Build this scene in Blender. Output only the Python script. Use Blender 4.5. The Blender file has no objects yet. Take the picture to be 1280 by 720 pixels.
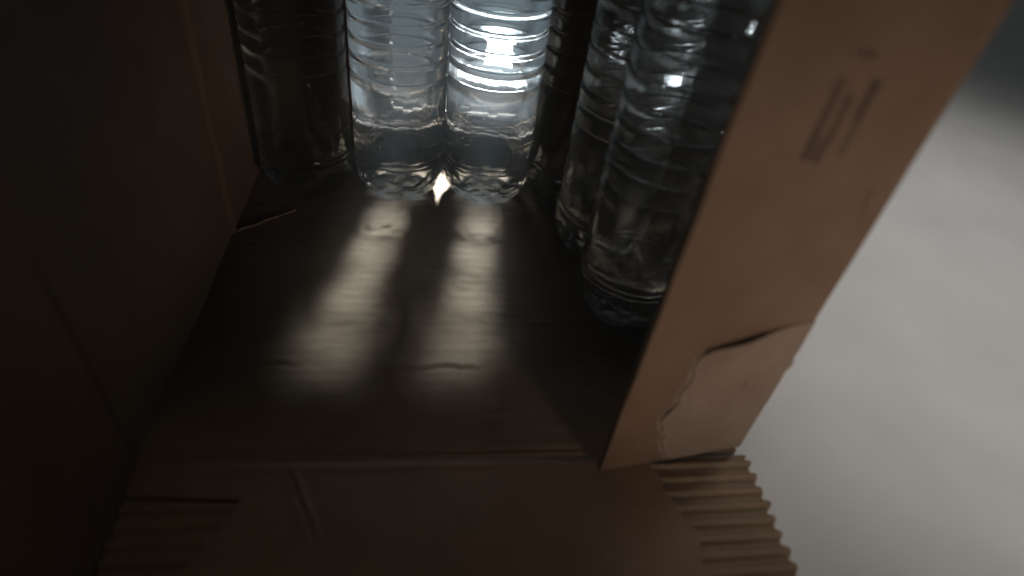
import bpy, bmesh, math, random
from mathutils import Vector, Matrix, noise

S = 0.001                      # everything below is written in millimetres
C = bpy.context.scene.collection
sc = bpy.context.scene

# ------------------------------------------------------------------ camera
cam = bpy.data.cameras.new('camera')
cam.sensor_width = 36.0
cam.lens = 36.0 * 760 / 1280
cam.clip_start = 0.01
cam.clip_end = 50
camo = bpy.data.objects.new('camera', cam)
C.objects.link(camo)
M = Matrix(((0.98829399, 0.02134576, 0.15106077),
            (-0.09918067, -0.66247688, 0.74248743),
            (0.11592323, -0.74877817, -0.65260483)))      # columns: right, down, forward
right = Vector(M.col[0]); down = Vector(M.col[1]); fwd = Vector(M.col[2])
rot = Matrix((right, -down, -fwd)).transposed()
camo.matrix_world = Matrix.Translation((0, 0, 0.260)) @ rot.to_4x4()
cam.dof.use_dof = True
cam.dof.focus_distance = 0.42
cam.dof.aperture_fstop = 3.2
sc.camera = camo

# ------------------------------------------------------------------ world
w = bpy.data.worlds.new('World'); sc.world = w; w.use_nodes = True
bg = w.node_tree.nodes['Background']
bg.inputs[0].default_value = (1.0, 0.80, 0.62, 1)
bg.inputs[1].default_value = 0.002


def lamp(name, kind, loc, target, energy, color, **kw):
    d = bpy.data.lights.new(name, kind)
    d.energy = energy; d.color = color
    for k, v in kw.items():
        setattr(d, k, v)
    o = bpy.data.objects.new(name, d); C.objects.link(o)
    o.location = Vector(loc) * S
    o.rotation_euler = (Vector(target) * S - o.location).to_track_quat('-Z', 'Y').to_euler()
    return o


# cold bright lamp behind the box, shining in through the added opening
lamp('back_lamp', 'SPOT', (150, 1250, 726), (28, 475, 102), 980.0, (0.84, 0.95, 1.0),
     spot_size=math.radians(13.6), spot_blend=1.0, shadow_soft_size=0.065)
# cold spot added to brighten the surface seen through the bottles
lamp('rear_fill', 'SPOT', (110, 800, 300), (88, 700, 0), 9.0, (0.74, 0.90, 1.0),
     spot_size=math.radians(20), spot_blend=0.9, shadow_soft_size=0.02)
lamp('cold_fill_lamp', 'AREA', (20, 980, 420), (30, 475, 80), 0.12, (0.80, 0.92, 1.0), shape='RECTANGLE', size=0.22, size_y=0.16)
# dim room light from the right; side spot added to fill the white surface
lamp('room_lamp', 'SPOT', (420, -300, 450), (430, 330, 0), 5.0, (1.0, 0.95, 0.88),
     spot_size=math.radians(50), spot_blend=0.5, shadow_soft_size=0.08)
lamp('side_fill', 'SPOT', (480, 420, 650), (430, 400, 0), 7.6, (1.0, 0.965, 0.92),
     spot_size=math.radians(78), spot_blend=0.9, shadow_soft_size=0.10)
# small area lights added low behind the bottles to make glare in their plastic
lamp('glare_fill', 'AREA', (66, 530, 66), (40, 250, 60), 0.022, (0.86, 0.96, 1.0), shape='RECTANGLE', size=0.032, size_y=0.011, spread=math.radians(66))
lamp('glare_fill', 'AREA', (158, 506, 92), (140, 300, 75), 0.007, (0.90, 0.97, 1.0), shape='RECTANGLE', size=0.02, size_y=0.014, spread=math.radians(70))
# overhead fill added for the front flap; the added top shades the inside
lamp('overhead_fill', 'AREA', (-90, 120, 900), (0, 110, 0), 0.28, (1.0, 0.86, 0.66), shape='DISK', size=0.20)
# weak warm light from the front, low
lamp('warm_lamp', 'SPOT', (330, -330, 150), (135, 165, 120), 3.5, (1.0, 0.83, 0.72),
     spot_size=math.radians(34), spot_blend=0.8, shadow_soft_size=0.06)

sc.view_settings.view_transform = 'Standard'
sc.view_settings.look = 'None'
sc.view_settings.exposure = 0.0
sc.view_settings.gamma = 1.0
sc.render.engine = 'CYCLES'
cy = sc.cycles
cy.max_bounces = 24; cy.transmission_bounces = 20; cy.transparent_max_bounces = 40
cy.diffuse_bounces = 4; cy.glossy_bounces = 6
cy.caustics_refractive = False; cy.caustics_reflective = False
cy.sample_clamp_indirect = 3.0
cy.blur_glossy = 0.3
cy.use_denoising = True


# ------------------------------------------------------------------ materials
def new_mat(name):
    m = bpy.data.materials.new(name); m.use_nodes = True
    nt = m.node_tree; nt.nodes.clear()
    out = nt.nodes.new('ShaderNodeOutputMaterial')
    return m, nt, out


def cardboard(name, c1, c2, bump=0.25, fibre=(1, 1, 1), rough=0.6, flute=0.0, spec=0.4):
    m, nt, out = new_mat(name)
    N = nt.nodes.new; L = nt.links.new
    tc = N('ShaderNodeTexCoord')
    mp = N('ShaderNodeMapping'); mp.inputs['Scale'].default_value = fibre
    L(tc.outputs['Object'], mp.inputs[0])
    n1 = N('ShaderNodeTexNoise'); n1.inputs['Scale'].default_value = 35; n1.inputs['Detail'].default_value = 6
    n2 = N('ShaderNodeTexNoise'); n2.inputs['Scale'].default_value = 900; n2.inputs['Detail'].default_value = 3
    L(mp.outputs[0], n1.inputs[0]); L(mp.outputs[0], n2.inputs[0])
    mx = N('ShaderNodeMix'); mx.data_type = 'FLOAT'; mx.inputs[0].default_value = 0.4
    L(n1.outputs[0], mx.inputs[2]); L(n2.outputs[0], mx.inputs[3])
    cr = N('ShaderNodeValToRGB')
    cr.color_ramp.elements[0].position = 0.35; cr.color_ramp.elements[0].color = (*c1, 1)
    cr.color_ramp.elements[1].position = 0.65; cr.color_ramp.elements[1].color = (*c2, 1)
    L(mx.outputs[0], cr.inputs[0])
    b = N('ShaderNodeBsdfPrincipled')
    L(cr.outputs[0], b.inputs['Base Color'])
    b.inputs['Roughness'].default_value = rough
    b.inputs['Specular IOR Level'].default_value = spec
    bp = N('ShaderNodeBump'); bp.inputs['Strength'].default_value = bump; bp.inputs['Distance'].default_value = 0.0004
    L(n2.outputs[0], bp.inputs['Height']); L(bp.outputs[0], b.inputs['Normal'])
    L(b.outputs[0], out.inputs[0])
    return m


CARD = cardboard('brown_cardboard', (0.21, 0.125, 0.072), (0.29, 0.182, 0.112))
DIMMED_CARD = cardboard('dimmed_cardboard', (0.055, 0.038, 0.025), (0.10, 0.068, 0.045))  # dimness put into the colour, for the added flap behind the box
FLOORC = cardboard('box_floor_cardboard', (0.20, 0.134, 0.086), (0.30, 0.215, 0.148), rough=0.78, spec=0.16)
TORN = cardboard('torn_inner_paper', (0.29, 0.205, 0.145), (0.38, 0.285, 0.21), bump=0.6, rough=0.9)
FLUTE = cardboard('corrugated_medium', (0.24, 0.155, 0.095), (0.34, 0.235, 0.15), bump=0.4, rough=0.85)
INK = cardboard('faded_ink', (0.05, 0.03, 0.02), (0.12, 0.07, 0.042), fibre=(6, 6, 6))


def table_mat():
    m, nt, out = new_mat('white_painted_surface')
    N = nt.nodes.new; L = nt.links.new
    tc = N('ShaderNodeTexCoord')
    n = N('ShaderNodeTexNoise'); n.inputs['Scale'].default_value = 14; n.inputs['Detail'].default_value = 5
    n2 = N('ShaderNodeTexNoise'); n2.inputs['Scale'].default_value = 260; n2.inputs['Detail'].default_value = 3
    L(tc.outputs['Object'], n.inputs[0]); L(tc.outputs['Object'], n2.inputs[0])
    cr = N('ShaderNodeValToRGB')
    cr.color_ramp.elements[0].position = 0.3; cr.color_ramp.elements[0].color = (0.70, 0.70, 0.69, 1)
    cr.color_ramp.elements[1].position = 0.7; cr.color_ramp.elements[1].color = (0.79, 0.785, 0.775, 1)
    L(n.outputs[0], cr.inputs[0])
    b = N('ShaderNodeBsdfPrincipled'); b.inputs['Roughness'].default_value = 0.6
    L(cr.outputs[0], b.inputs['Base Color'])
    bp = N('ShaderNodeBump'); bp.inputs['Strength'].default_value = 0.15; bp.inputs['Distance'].default_value = 0.0004
    L(n2.outputs[0], bp.inputs['Height']); L(bp.outputs[0], b.inputs['Normal'])
    L(b.outputs[0], out.inputs[0])
    return m


def clear_mat(name, ior, tmin, tmax, tint, rough=0.0, bump=0.75):
    """clear plastic / water: refraction mixed with straight transmission where the surface faces you"""
    m, nt, out = new_mat(name)
    N = nt.nodes.new; L = nt.links.new
    g = N('ShaderNodeBsdfGlass'); g.inputs['IOR'].default_value = ior; g.inputs['Roughness'].default_value = rough
    g.inputs['Color'].default_value = (*tint, 1)
    t = N('ShaderNodeBsdfTransparent'); t.inputs['Color'].default_value = (*tint, 1)
    tc = N('ShaderNodeTexCoord'); mp = N('ShaderNodeMapping'); mp.inputs['Scale'].default_value = (1, 1, .45)
    nn = N('ShaderNodeTexNoise'); nn.inputs['Scale'].default_value = 130; nn.inputs['Detail'].default_value = 3
    bp = N('ShaderNodeBump'); bp.inputs['Strength'].default_value = bump; bp.inputs['Distance'].default_value = 0.0006
    L(tc.outputs['Object'], mp.inputs[0]); L(mp.outputs[0], nn.inputs[0]); L(nn.outputs[0], bp.inputs['Height'])
    L(bp.outputs[0], g.inputs['Normal'])
    lw = N('ShaderNodeLayerWeight'); lw.inputs['Blend'].default_value = 0.5
    mr = N('ShaderNodeMapRange'); mr.interpolation_type = 'SMOOTHSTEP'
    mr.inputs['From Min'].default_value = 0.19; mr.inputs['From Max'].default_value = 0.385
    mr.inputs['To Min'].default_value = tmax; mr.inputs['To Max'].default_value = tmin
    L(lw.outputs['Facing'], mr.inputs[0])
    mx = N('ShaderNodeMixShader')
    sx = N('ShaderNodeSeparateXYZ'); L(tc.outputs['Object'], sx.inputs[0])
    mz = N('ShaderNodeMapRange'); mz.inputs['From Min'].default_value = 0.004; mz.inputs['From Max'].default_value = 0.016
    mz.inputs['To Min'].default_value = 0.0; mz.inputs['To Max'].default_value = 1.0     # the moulded foot lets light through evenly
    L(sx.outputs['Z'], mz.inputs[0])
    mm = N('ShaderNodeMix'); mm.data_type = 'FLOAT'; mm.inputs[2].default_value = 0.42; L(mz.outputs[0], mm.inputs[0]); L(mr.outputs[0], mm.inputs[3])
    L(mm.outputs[0], mx.inputs[0]); L(g.outputs[0], mx.inputs[1]); L(t.outputs[0], mx.inputs[2])
    L(mx.outputs[0], out.inputs[0])
    return m


PET = clear_mat('clear_plastic', 1.5, 0.0, 0.64, (0.97, 0.985, 0.985))
WATER = clear_mat('water', 0.887, 0.0, 0.74, (0.99, 0.995, 1.0))
CAPM, _nt, _out = new_mat('white_cap_plastic')
_b = _nt.nodes.new('ShaderNodeBsdfPrincipled'); _b.inputs['Base Color'].default_value = (0.75, 0.77, 0.8, 1)
_b.inputs['Roughness'].default_value = 0.35; _nt.links.new(_b.outputs[0], _out.inputs[0])


LENS_GLOW = bpy.data.materials.new('lens_glow_volume'); LENS_GLOW.use_nodes = True
_nt = LENS_GLOW.node_tree; _nt.nodes.clear(); _out = _nt.nodes.new('ShaderNodeOutputMaterial')
_v = _nt.nodes.new('ShaderNodeVolumePrincipled'); _v.inputs['Density'].default_value = 0.25
_v.inputs['Color'].default_value = (0.78, 0.91, 1.0, 1); _v.inputs['Anisotropy'].default_value = 0.0
_nt.links.new(_v.outputs[0], _out.inputs['Volume'])

# ------------------------------------------------------------------ helpers
def empty(name, loc=(0, 0, 0), rz=0):
    o = bpy.data.objects.new(name, None); C.objects.link(o)
    o.empty_display_size = 0.02
    o.location = Vector(loc) * S; o.rotation_euler = (0, 0, rz)
    return o


def tag(o, label=None, cat=None, group=None, kind=None):
    for k, v in (('label', label), ('category', cat), ('group', group), ('kind', kind)):
        if v:
            o[k] = v
    return o


def mesh_obj(name, verts, faces, mat, parent=None, smooth=True):
    me = bpy.data.meshes.new(name)
    me.from_pydata([tuple(Vector(v) * S) for v in verts], [], faces)
    me.materials.append(mat)
    me.update()
    bm = bmesh.new(); bm.from_mesh(me)
    bmesh.ops.recalc_face_normals(bm, faces=bm.faces)
    bm.to_mesh(me); bm.free()
    if smooth:
        for p in me.polygons:
            p.use_smooth = True
        me.set_sharp_from_angle(angle=math.radians(50))
    o = bpy.data.objects.new(name, me); C.objects.link(o)
    if parent:
        o.parent = parent
    return o


def slab(name, fn, nu, nv, thick, mat, parent=None, smooth=True):
    """closed sheet: fn(u, v) -> point of the face one sees; thick is a vector to the other face"""
    th = Vector(thick)
    top = [Vector(fn(i / nu, j / nv)) for j in range(nv + 1) for i in range(nu + 1)]
    n = len(top); W = nu + 1
    verts = top + [p + th for p in top]
    F = []
    for j in range(nv):
        for i in range(nu):
            a = j * W + i
            F.append((a, a + 1, a + W + 1, a + W))
            F.append((n + a, n + a + W, n + a + W + 1, n + a + 1))
    for i in range(nu):
        F.append((i, n + i, n + i + 1, i + 1))
        a = nv * W + i
        F.append((a, a + 1, n + a + 1, n + a))
    for j in range(nv):
        a = j * W
        F.append((a, a + W, n + a + W, n + a))
        a = j * W + nu
        F.append((a, n + a, n + a + W, a + W))
    return mesh_obj(name, verts, F, mat, parent, smooth)


def nz(x, y, z=0.0):
    return noise.noise(Vector((x, y, z)))


def poly(pts, t):
    """point on a polyline by first coordinate (interpolated second)"""
    if t <= pts[0][0]:
        return pts[0][1]
    for (a, b), (c, d) in zip(pts, pts[1:]):
        if t <= c:
            return b + (d - b) * (t - a) / (c - a)
    return pts[-1][1]


# ------------------------------------------------------------------ setting
def tab(u, v):
    return (-1500 + 3000 * u, -1000 + 3500 * v, -4.4)


t = slab('tabletop', tab, 4, 4, (0, 0, -30), table_mat(), None, False)
tag(t, kind='structure')

# ------------------------------------------------------------------ box
XL, XR, YF, YB, H = -126.0, 168.0, 170.5, 475.0, 300.0
box = empty('cardboard_box', (0, 0, 0))
tag(box, 'open brown cardboard case with torn flaps holding the water bottles', 'box')

CREASES = [(261, 1.0, 3.2, 1), (228, 1.35, 2.6, 2), (290, 0.45, 2.5, 3), (205, 0.5, 2.2, 6), (195, 0.7, 2.4, 4),
           (184, 0.8, 2.0, 5), (243, 0.4, 2.0, 7), (318, 0.35, 2.4, 8), (273, 0.3, 2.0, 9)]


def floor_z(x, y):
    z = 0.06 * math.sin(y * 2 * math.pi / 7.7) + 0.25 * nz(x * .015, y * .03, 3)
    for yc, amp, wd, k in CREASES:
        yy = y - yc - 6.0 * nz(x * .03, k * 7.3) - 2.2 * nz(x * .13, k * 3.1) - .8 * nz(x * .5, k * 2.1)
        a = .7 * amp * max(0.0, 0.12 + 1.5 * nz(x * .035, k * 11.7, 5)) * (1 if abs(x + 5) < 105 else .4)
        q = yy / wd
        z += a * (-0.6 * math.exp(-(q + .35) ** 2 * 2.2) + 0.9 * math.exp(-(q - .9) ** 2 * 1.1))
    # small dimple with curved wrinkle
    d = math.hypot(x - 28, y - 300)
    z += 0.25 * math.sin(d * .55) * math.exp(-d * d / 300)
    z += 0.12 * nz(x * .12, y * .25, 9)
    e = (y - YF)
    z += -1.0 * math.exp(-(e / 2.2) ** 2) + 0.5 * math.exp(-((e - 5) / 2.5) ** 2)
    return z


slab('bottom_panel', lambda u, v: (XL + (XR - XL) * u, YF + (YB - YF) * v, floor_z(XL + (XR - XL) * u, YF + (YB - YF) * v)),
     220, 330, (0, 0, -3.2), FLOORC, box)


def lw_pt(u, v):      # left wall, seen from inside; small crease near the bottles
    y = YF + (YB - YF) * u; z = H * v
    x = XL + 1.2 * nz(y * .02, z * .015, 1) + 2.2 * math.exp(-((y - 347 - 1.5 * nz(z * .03, 2)) / 2.0) ** 2) + 0.012 * (y - YF)
    return (x, y, z - 1)


slab('side_wall', lw_pt, 160, 60, (-3.5, 0, 0), CARD, box)
slab('side_wall', lambda u, v: (XR - 3.5 + .6 * nz(u * 5, v * 5), YF + 2 + (YB - YF - 2) * u, H * v - 1), 30, 30, (3.5, 0, 0), CARD, box)
slab('top_light_block', lambda u, v: (XL - 3 + (XR - XL + 6) * u, YF + (YB - YF + 4) * v, H), 8, 8, (0, 0, 3.5), CARD, box)  # unseen top, added to keep the inside dark

# back wall with openings added to shape the back light: built as one sheet of cells with the hole left out
OX0, OX1, OZ0, OZ1 = -25.0, 78.0, 37.0, 188.0


def back_wall():
    nx, nzv = 150, 150
    idx = {}
    verts = []; faces = []

    def vid(i, j, s):
        k = (i, j, s)
        if k not in idx:
            x = XL + (XR - XL) * i / nx; z = H * j / nzv
            idx[k] = len(verts)
            verts.append((x, YB + 0.5 * nz(x * .03, z * .03, 4) + (3.5 if s else 0), z - 1))
        return idx[k]

    def hole(i, j):
        x = XL + (XR - XL) * (i + .5) / nx; z = H * (j + .5) / nzv
        a = 3.0 * nz(x * .09, 1.5) + 9 * nz(x * .03, 4.5) * (1 if z > 120 else .35); b = 3.0 * nz(z * .09, 2.5) + 2 * nz(z * .03, 8.5)
        return (OX0 + b < x < OX1 + b and OZ0 + a < z < OZ1 + a) or (149 + .4 * b < x < 165 + .3 * b and 66 + a < z < 130 + a)
    for i in range(nx):
        for j in range(nzv):
            if hole(i, j):
                continue
            faces.append((vid(i, j, 0), vid(i + 1, j, 0), vid(i + 1, j + 1, 0), vid(i, j + 1, 0)))
            faces.append((vid(i, j, 1), vid(i, j + 1, 1), vid(i + 1, j + 1, 1), vid(i + 1, j, 1)))
            for (di, dj, e) in ((-1, 0, (i, j, i, j + 1)), (1, 0, (i + 1, j + 1, i + 1, j)), (0, -1, (i + 1, j, i, j)), (0, 1, (i, j + 1, i + 1, j + 1))):
                a, b = i + di, j + dj
                if a < 0 or b < 0 or a >= nx or b >= nzv or hole(a, b):
                    faces.append((vid(e[0], e[1], 0), vid(e[2], e[3], 0), vid(e[2], e[3], 1), vid(e[0], e[1], 1)))
    return mesh_obj('back_wall', verts, faces, CARD, box)


tag(back_wall(), 'back wall with openings added for the back light')

# unseen rear flap, added in dark board to dim the view through the bottles
slab('added_rear_flap', lambda u, v: (XL + (XR - XL) * u + 2 * nz(v * 9, 2), YB + 4 + 168 * v + 3 * nz(u * 9, 5) * v, .3 * nz(u * 6, v * 4) - .5), 40, 40, (0, 0, -3.3), DIMMED_CARD, box)

# --- fold-down flap in front: backing sheet, corrugated medium, torn top liner
fl = slab('bottom_flap', lambda u, v: (XL + (XR + 1.5 - XL) * u, 20 + (YF - 1.5 - 20) * v, -3.3 + .3 * nz(u * 6, v * 4)),
          30, 20, (0, 0, -0.6), CARD, box)
tag(fl, 'folded-down front flap with its top layer torn off at both ends')


def fl_pt(u, v):
    y = 20 + (YF - 2.0 - 20) * v
    x = XL + 0.5 + (XR + 4.0 + 2.2 * nz(y * .11, 6) + 1.1 * nz(y * .45, 9) + .6 * math.cos((y - YF) * 2 * math.pi / 7.7) - XL) * u
    ph = (y - YF + 0.5 * nz(x * .02, y * .01, 2) + .35 * nz(x * .12, y * .05, 6)) * 2 * math.pi / 7.7
    s = math.cos(ph)
    amp = 1.6 + .3 * nz(x * .05, y * .09, 12)
    z = -1.9 + amp * (abs(s) ** .8) * (1 if s > 0 else -1)
    z += 0.55 * nz(x * .07, y * .09, 7) + .22 * nz(x * .4, y * .5, 7)
    return (x, y, z)


slab('corrugated_layer', fl_pt, 200, 230, (0, 0, -0.35), FLUTE, fl)

LB = [(20, -98), (100, -96), (110, -90), (118, -93), (126, -85), (133, -87), (139, -80), (144, -78), (149.5, -76), (151.5, -100), (153, -127), (171, -127)]
RB = [(20, 132), (106, 130), (112, 127.5), (118, 128.5), (126, 131), (133, 126), (141, 124), (147, 120.5), (154, 121.5), (160, 117.5), (165, 119), (171, 118)]


def liner_pt(u, v):
    y = 20 + (YF + 0.5 - 20) * v
    xl = poly(LB, y) + 1.0 * nz(y * .5, 3) + .6 * nz(y * 1.5, 5) if y < 151 else poly(LB, y)
    xr = poly(RB, y) + 1.3 * nz(y * .4, 8) + .7 * nz(y * 1.6, 2)
    x = xl + (-72 - xl) * u / .2 if u < .2 else -72 + (xr + 72) * (u - .2) / .8
    z = 0.15 + 0.03 * math.cos((y - YF) * 2 * math.pi / 7.7) + 0.35 * nz(x * .02, y * .03, 21) + .15 * nz(x * .1, y * .1, 22)
    # diagonal wrinkle / tear
    px, py, qx, qy = -58, 166, -41, 131
    tt = ((x - px) * (qx - px) + (y - py) * (qy - py)) / ((qx - px) ** 2 + (qy - py) ** 2)
    dx, dy = x - (px + tt * (qx - px)), y - (py + tt * (qy - py))
    d = (dx * (qy - py) - dy * (qx - px)) / math.hypot(qx - px, qy - py) + 0.5 * nz(tt * 3, 3)
    if -0.05 < tt < 1.05:
        k = math.sin(math.pi * min(1, max(0, (tt + .05) / 1.1)))
        z += k ** .5 * (1.0 * math.exp(-((d + 1.0) / 1.1) ** 2) + .3 * math.exp(-((d - 3.5) / 1.2) ** 2) - 0.25 * math.exp(-((d - .9) / .7) ** 2))
    # fold step close to the hinge
    z += 0.5 * math.exp(-((y - 164.5 - 1.5 * nz(x * .02, 9)) / 1.6) ** 2) - 0.6 * math.exp(-((y - 168.5) / 1.2) ** 2)
    # the torn rim lifts a little
    rim = min(u, 1 - u) * (xr - xl)
    z += 0.35 * math.exp(-(rim / 2.5) ** 2) * (0.6 + nz(y * .2, 31))
    return (x, y, z)


slab('torn_liner', liner_pt, 230, 420, (0, 0, -0.3), CARD, fl)

# --- right side flap, swung half shut over the opening
FA = math.radians(9.0)
fdir = Vector((math.cos(FA), math.sin(FA), 0)); fnor = Vector((math.sin(FA), -math.cos(FA), 0))   # nor: towards the camera
FO = Vector((90.6, 159.1, 0)); FW = 78.5
sf = slab('side_flap', lambda u, v: FO + fdir * (FW * u + .8 * (1 - u) * nz(v * 9, 3)) + fnor * (0.5 * nz(u * 3, v * 5, 2) + 1.0 * math.sin(math.pi * u) * v)
          + Vector((0, 0, 0.6 + (H - 2) * v)), 40, 120, -fnor * 3.4, CARD, box)
tag(sf, 'right side flap with faded print and a stuck scrap of torn paper')


def on_flap(u, z, d):
    return FO + fdir * u + fnor * (d + 0.5 * nz(u / FW * 3, z / H * 5, 2) + 1.0 * math.sin(math.pi * u / FW) * z / H) + Vector((0, 0, z))


PL = [(0.0, (36.5, 1.5)), (0.05, (36.5, 4)), (0.14, (31, 12)), (0.22, (27.5, 20)), (0.30, (27, 27)), (0.40, (21.6, 37)), (0.48, (22.5, 44)),
      (0.56, (27, 50)), (0.66, (25.6, 57)), (0.76, (28.5, 66)), (0.86, (26.5, 74)), (0.94, (27, 80)), (1.0, (29.5, 84.5))]


def pl(v):
    return (poly([(a, b[0]) for a, b in PL], v), poly([(a, b[1]) for a, b in PL], v))


def patch(u, v):
    lx, lz = pl(v)
    lx += 1.5 * nz(v * 17, 3) + 1.1 * nz(v * 48, 3) + .6 * nz(v * 110, 3)
    rx, rz = FW + 0.6 + 1.8 * math.exp(-((v - .70) / .03) ** 2) + .4 * nz(v * 20, 7), 2 + 92.0 * v
    x = lx + (rx - lx) * u; z = lz + (rz - lz) * u + 2.2 * v ** 8 * math.sin(math.pi * u) ** .8
    d = 0.55 + .3 * nz(x * .07, z * .07, 3) + .12 * nz(x * .4, z * .4, 3)
    lift = math.exp(-((1 - v) / .045) ** 2) * math.exp(-((u - .28) / .30) ** 2)
    d += 3.0 * lift
    d += 0.9 * math.exp(-(u / .03) ** 2) * (0.5 + nz(v * 9, 5))
    d += 0.8 * math.exp(-(((x - 60) / 1.2) ** 2 + ((z - 56) / 4) ** 2))
    return on_flap(x, z, d)


slab('stuck_paper_scrap', patch, 90, 120, -fnor * 0.35, TORN, sf)


def under(u, v):     # thin darker tear line of bare board next to the scrap
    lx, lz = pl(v)
    lx += 1.0 * nz(v * 17, 3) - 2.6 - 1.2 * nz(v * 12, 15)
    x = lx + 4.5 * u; z = lz
    return on_flap(x, z, .25 + .1 * nz(x * .3, z * .3, 4))


slab('torn_rim', under, 6, 120, -fnor * 0.2, TORN, sf)

# faded print: broken strokes running up the flap
pr_v, pr_f = [], []
rnd = random.Random(4)


def stroke(u0, z0, u1, z1, wd):
    a = Vector((u0, z0)); b = Vector((u1, z1)); dd = (b - a); ln = dd.length
    if ln < .01:
        return
    dd /= ln; nn = Vector((-dd.y, dd.x)) * wd / 2
    k = len(pr_v)
    m = max(2, int(ln / .8))
    for i in range(m + 1):
        p = a + dd * ln * i / m
        s = 1 + .35 * nz(p.x * .9, p.y * .9, 3)
        for q in (p + nn * s, p - nn * s):
            pr_v.append(on_flap(q.x, q.y, .12))
    for i in range(m):
        pr_f.append((k + 2 * i, k + 2 * i + 1, k + 2 * i + 3, k + 2 * i + 2))


def word(u, z0, z1, size, seed, wd=.75):
    r = random.Random(seed); z = z0
    while z < z1 - size * .3:
        cw = size * r.uniform(.5, .75)
        k = r.randrange(5)
        stroke(u, z, u + size, z, wd)                       # stem
        if k in (0, 1, 3): stroke(u + .4, z, u + .4, z + cw, wd)
        if k in (0, 2, 4): stroke(u + size - .4, z, u + size - .4, z + cw, wd)
        if k in (1, 2): stroke(u + size * .5, z, u + size * .5, z + cw, wd)
        if k in (3, 4): stroke(u, z + cw, u + size, z + cw, wd)
        z += cw + size * .35


U = lambda x: (x - 90.6) / math.cos(FA)
word(U(120.3), 174.5, 202, 2.8, 1, 1.5)
word(U(126), 181, 197, 2.6, 2, 1.3)
word(U(124.6), 173.5, 181, 2.8, 3, 1.5)
word(U(132.6), 187.5, 199.5, 3.0, 4, 1.5)
word(U(134.0), 176, 186, 1.7, 6, .8)
for (x, z) in ((122.5, 208), (126.2, 207.3)):
    word(U(x), z, z + 3.0, 2.6, 5, 1.5)
mesh_obj('faded_print', pr_v, pr_f, INK, sf, False)
# fine crease near the hinge
pr_v, pr_f = [], []
stroke(U(156.5), 161.5, U(159.8), 146, .5)
mesh_obj('crease_mark', pr_v, pr_f, INK, sf, False)

# --- left side flap, swung open towards the camera
LA = math.radians(271)
ld = Vector((math.cos(LA), math.sin(LA), 0)); ln_ = Vector((-ld.y, ld.x, 0))
slab('side_flap', lambda u, v: Vector((XL + 1.0, YF - 1.5, 2.2 + (H - 4) * v)) + ld * (FW * u) + ln_ * (.8 * nz(u * 3, v * 5, 8)), 30, 60, -ln_ * 3.4, CARD, box)
# paper edge standing up on the floor at the left corner
slab('floor_tab', lambda u, v: (-121 + 33 * u, 347 + 28 * u + 1.5 * nz(u * 5, 1), 0.3 + (1.8 + .8 * nz(u * 6, 4)) * v * (1 - .6 * u)), 24, 4, (0.3, -0.5, 0), TORN, box)


# thin volume added to imitate the lens glow round the backlight
hz = mesh_obj('lens_glow_volume', [(x, y, z) for z in (-1040, 800) for y in (-700, 2400) for x in (-1400, 1400)],
              [(0, 1, 3, 2), (4, 6, 7, 5), (0, 4, 5, 1), (2, 3, 7, 6), (0, 2, 6, 4), (1, 5, 7, 3)], LENS_GLOW, None, False)
tag(hz, kind='stuff')

# ------------------------------------------------------------------ bottles
def bottle_radius(th, z, inset, seed=0):
    R = 32.8
    if z < 30:
        t_ = z / 30.0
        r = R - 9.5 * (1 - t_) ** 2.4
        lobes = abs(math.sin(th * 2.5))
        r -= (1 - t_) ** 1.2 * 4.5 * (1 - lobes) ** 2
        dd = noise.voronoi(Vector((math.cos(th) * 6.2, math.sin(th) * 6.2, z * .19 + seed)))[0]
        r += 3.2 * (dd[0] - .35) * math.sin(math.pi * min(1, t_ * 1.05 + .02)) ** .6
    elif z < 92:
        r = R - .15
        r += 0.5 * nz(math.cos(th) * 2.2, math.sin(th) * 2.2, z * .05 + seed) + 0.22 * nz(math.cos(th) * 6, math.sin(th) * 6, z * .13 + seed)
        for zc in (30.5, 34.5):
            r -= .6 * math.exp(-((z - zc) / 1.0) ** 2)
    elif z < 182:
        q = (z - 92) / 12.4
        f = q - math.floor(q)
        r = R - 0.1 - 2.3 * (1 - min(1.0, abs(f - .08) / .17 if f < .6 else abs(1.08 - f) / .17)) ** 1 if (f < .25 or f > .91) else R - .1
    elif z < 218:
        t_ = (z - 182) / 36
        r = R + (12.6 - R) * (t_ ** 1.6 * (3 - 2 * t_) if t_ < 1 else 1)
        r = max(12.6, r)
    else:
        r = 12.6
    return r - inset


def base_z(r, th, R):
    # petaloid underside: feet at the lobes, hollow centre
    q = r / R
    foot = abs(math.sin(th * 2.5))
    return 7.0 * (1 - q) ** .8 + 3.6 * (1 - foot) ** 1.5 * math.sin(math.pi * min(1, q * .98)) + 1.2 * math.sin(q * 9) * (1 - q)


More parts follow.
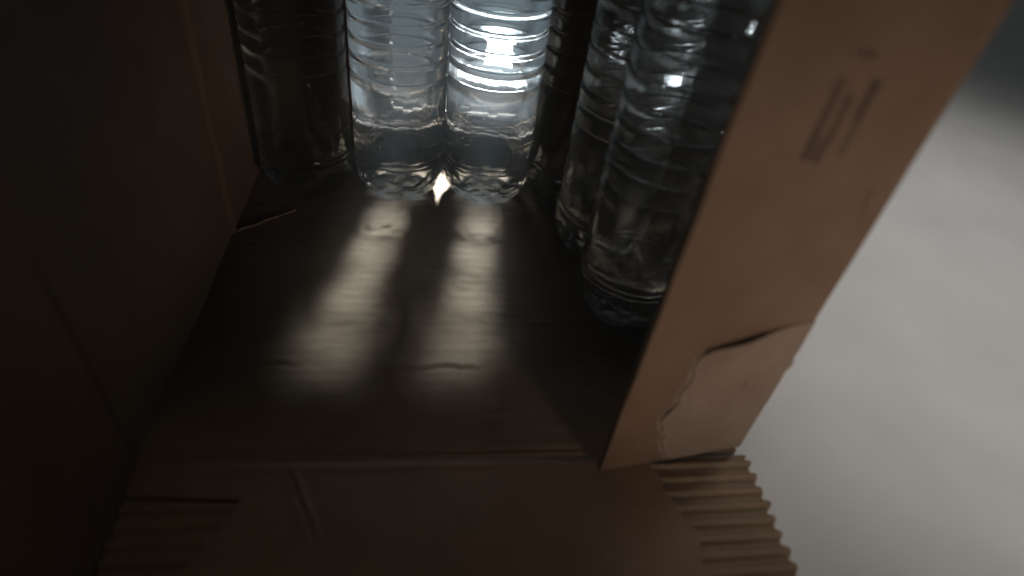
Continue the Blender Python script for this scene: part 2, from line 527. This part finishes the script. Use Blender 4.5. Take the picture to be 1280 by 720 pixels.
def bottle_mesh(name, inset, ztop, mat, seed=0):
    NS = 110
    zs = [z * 1.0 for z in range(1, 30)] + [30 + .8 * i for i in range(0, 13)] + [41 + 3 * i for i in range(0, 17)] + \
         [92 + .62 * i for i in range(0, 146)] + [183 + 2 * i for i in range(0, 18)] + [219, 224, 228]
    zs = [z for z in zs if z <= ztop]
    V = []; F = []
    zb = inset * 1.0
    R0 = bottle_radius(0, 0, inset, seed)
    rings = 16
    V.append((0, 0, base_z(0, 0, 1) + zb))
    for k in range(1, rings + 1):
        for s in range(NS):
            th = 2 * math.pi * s / NS
            rr = bottle_radius(th, 0, inset, seed) * k / rings
            V.append((rr * math.cos(th), rr * math.sin(th), base_z(rr, th, bottle_radius(th, 0, inset, seed)) * (1 if k < rings else 1) + zb))
    for z in zs:
        for s in range(NS):
            th = 2 * math.pi * s / NS
            rr = bottle_radius(th, z, inset, seed)
            V.append((rr * math.cos(th), rr * math.sin(th), z + zb * max(0, 1 - z / 30)))
    total = rings + len(zs)
    for s in range(NS):
        F.append((0, 1 + (s + 1) % NS, 1 + s))
    for k in range(total - 1):
        a = 1 + k * NS
        for s in range(NS):
            s2 = (s + 1) % NS
            F.append((a + s, a + s2, a + NS + s2, a + NS + s))
    V.append((0, 0, zs[-1]))
    a = 1 + (total - 1) * NS
    for s in range(NS):
        F.append((a + s, a + (s + 1) % NS, len(V) - 1))
    o = mesh_obj(name, V, F, mat, None, True)
    return o


def lathe(name, prof, ns, mat, knurl=0):
    V = []; F = []
    for k, (r, z) in enumerate(prof):
        for s in range(ns):
            th = 2 * math.pi * s / ns
            rr = r - (knurl if (s % 2 and 1 < k < len(prof) - 3) else 0)
            V.append((rr * math.cos(th), rr * math.sin(th), z))
    for k in range(len(prof) - 1):
        for s in range(ns):
            s2 = (s + 1) % ns
            F.append((k * ns + s, k * ns + s2, (k + 1) * ns + s2, (k + 1) * ns + s))
    F.append(tuple(reversed(range(ns))))
    F.append(tuple((len(prof) - 1) * ns + s for s in range(ns)))
    return mesh_obj(name, V, F, mat, None, True)


proto = empty('water_bottle')
body = bottle_mesh('bottle_shell', 0.0, 228, PET); body.parent = proto
wat = bottle_mesh('water', 0.55, 207, WATER); wat.parent = proto
cap = lathe('cap', [(13.4, 221), (14.6, 221.4), (14.9, 222), (14.9, 233), (14.4, 234.4), (13.2, 235)], 72, CAPM, .35); cap.parent = proto
ring = lathe('neck_ring', [(12.8, 216.2), (16, 216.6), (16, 218), (12.8, 218.6)], 48, PET); ring.parent = proto


def copy_tree(o):
    c = o.copy(); C.objects.link(c)
    for ch in list(o.children):
        d = ch.copy(); C.objects.link(d); d.parent = c
    return c


BOTTLES = [
    (-83.5, 413, 20, 'clear water bottle in the dark corner beside the left wall'),
    (-16.6, 413, 64, 'clear water bottle second from the left, with pale light strip before it'),
    (48.9, 413, 5, 'clear water bottle with the brightest white glare in the middle'),
    (114.4, 413, 40, 'dark water bottle partly hidden between the glaring bottle and the right group'),
    (127.0, 348.0, 11, 'clear water bottle directly behind the nearest one at the right flap'),
    (131.0, 281.5, 50, 'nearest clear water bottle, cut off by the right side flap'),
]
for i, (x, y, r, lab) in enumerate(BOTTLES):
    b = proto if i == 0 else copy_tree(proto)
    b.location = Vector((x, y, 0.5)) * S
    b.rotation_euler = (0, 0, math.radians(r))
    tag(b, lab, 'bottle', 'water bottles standing in the cardboard box')
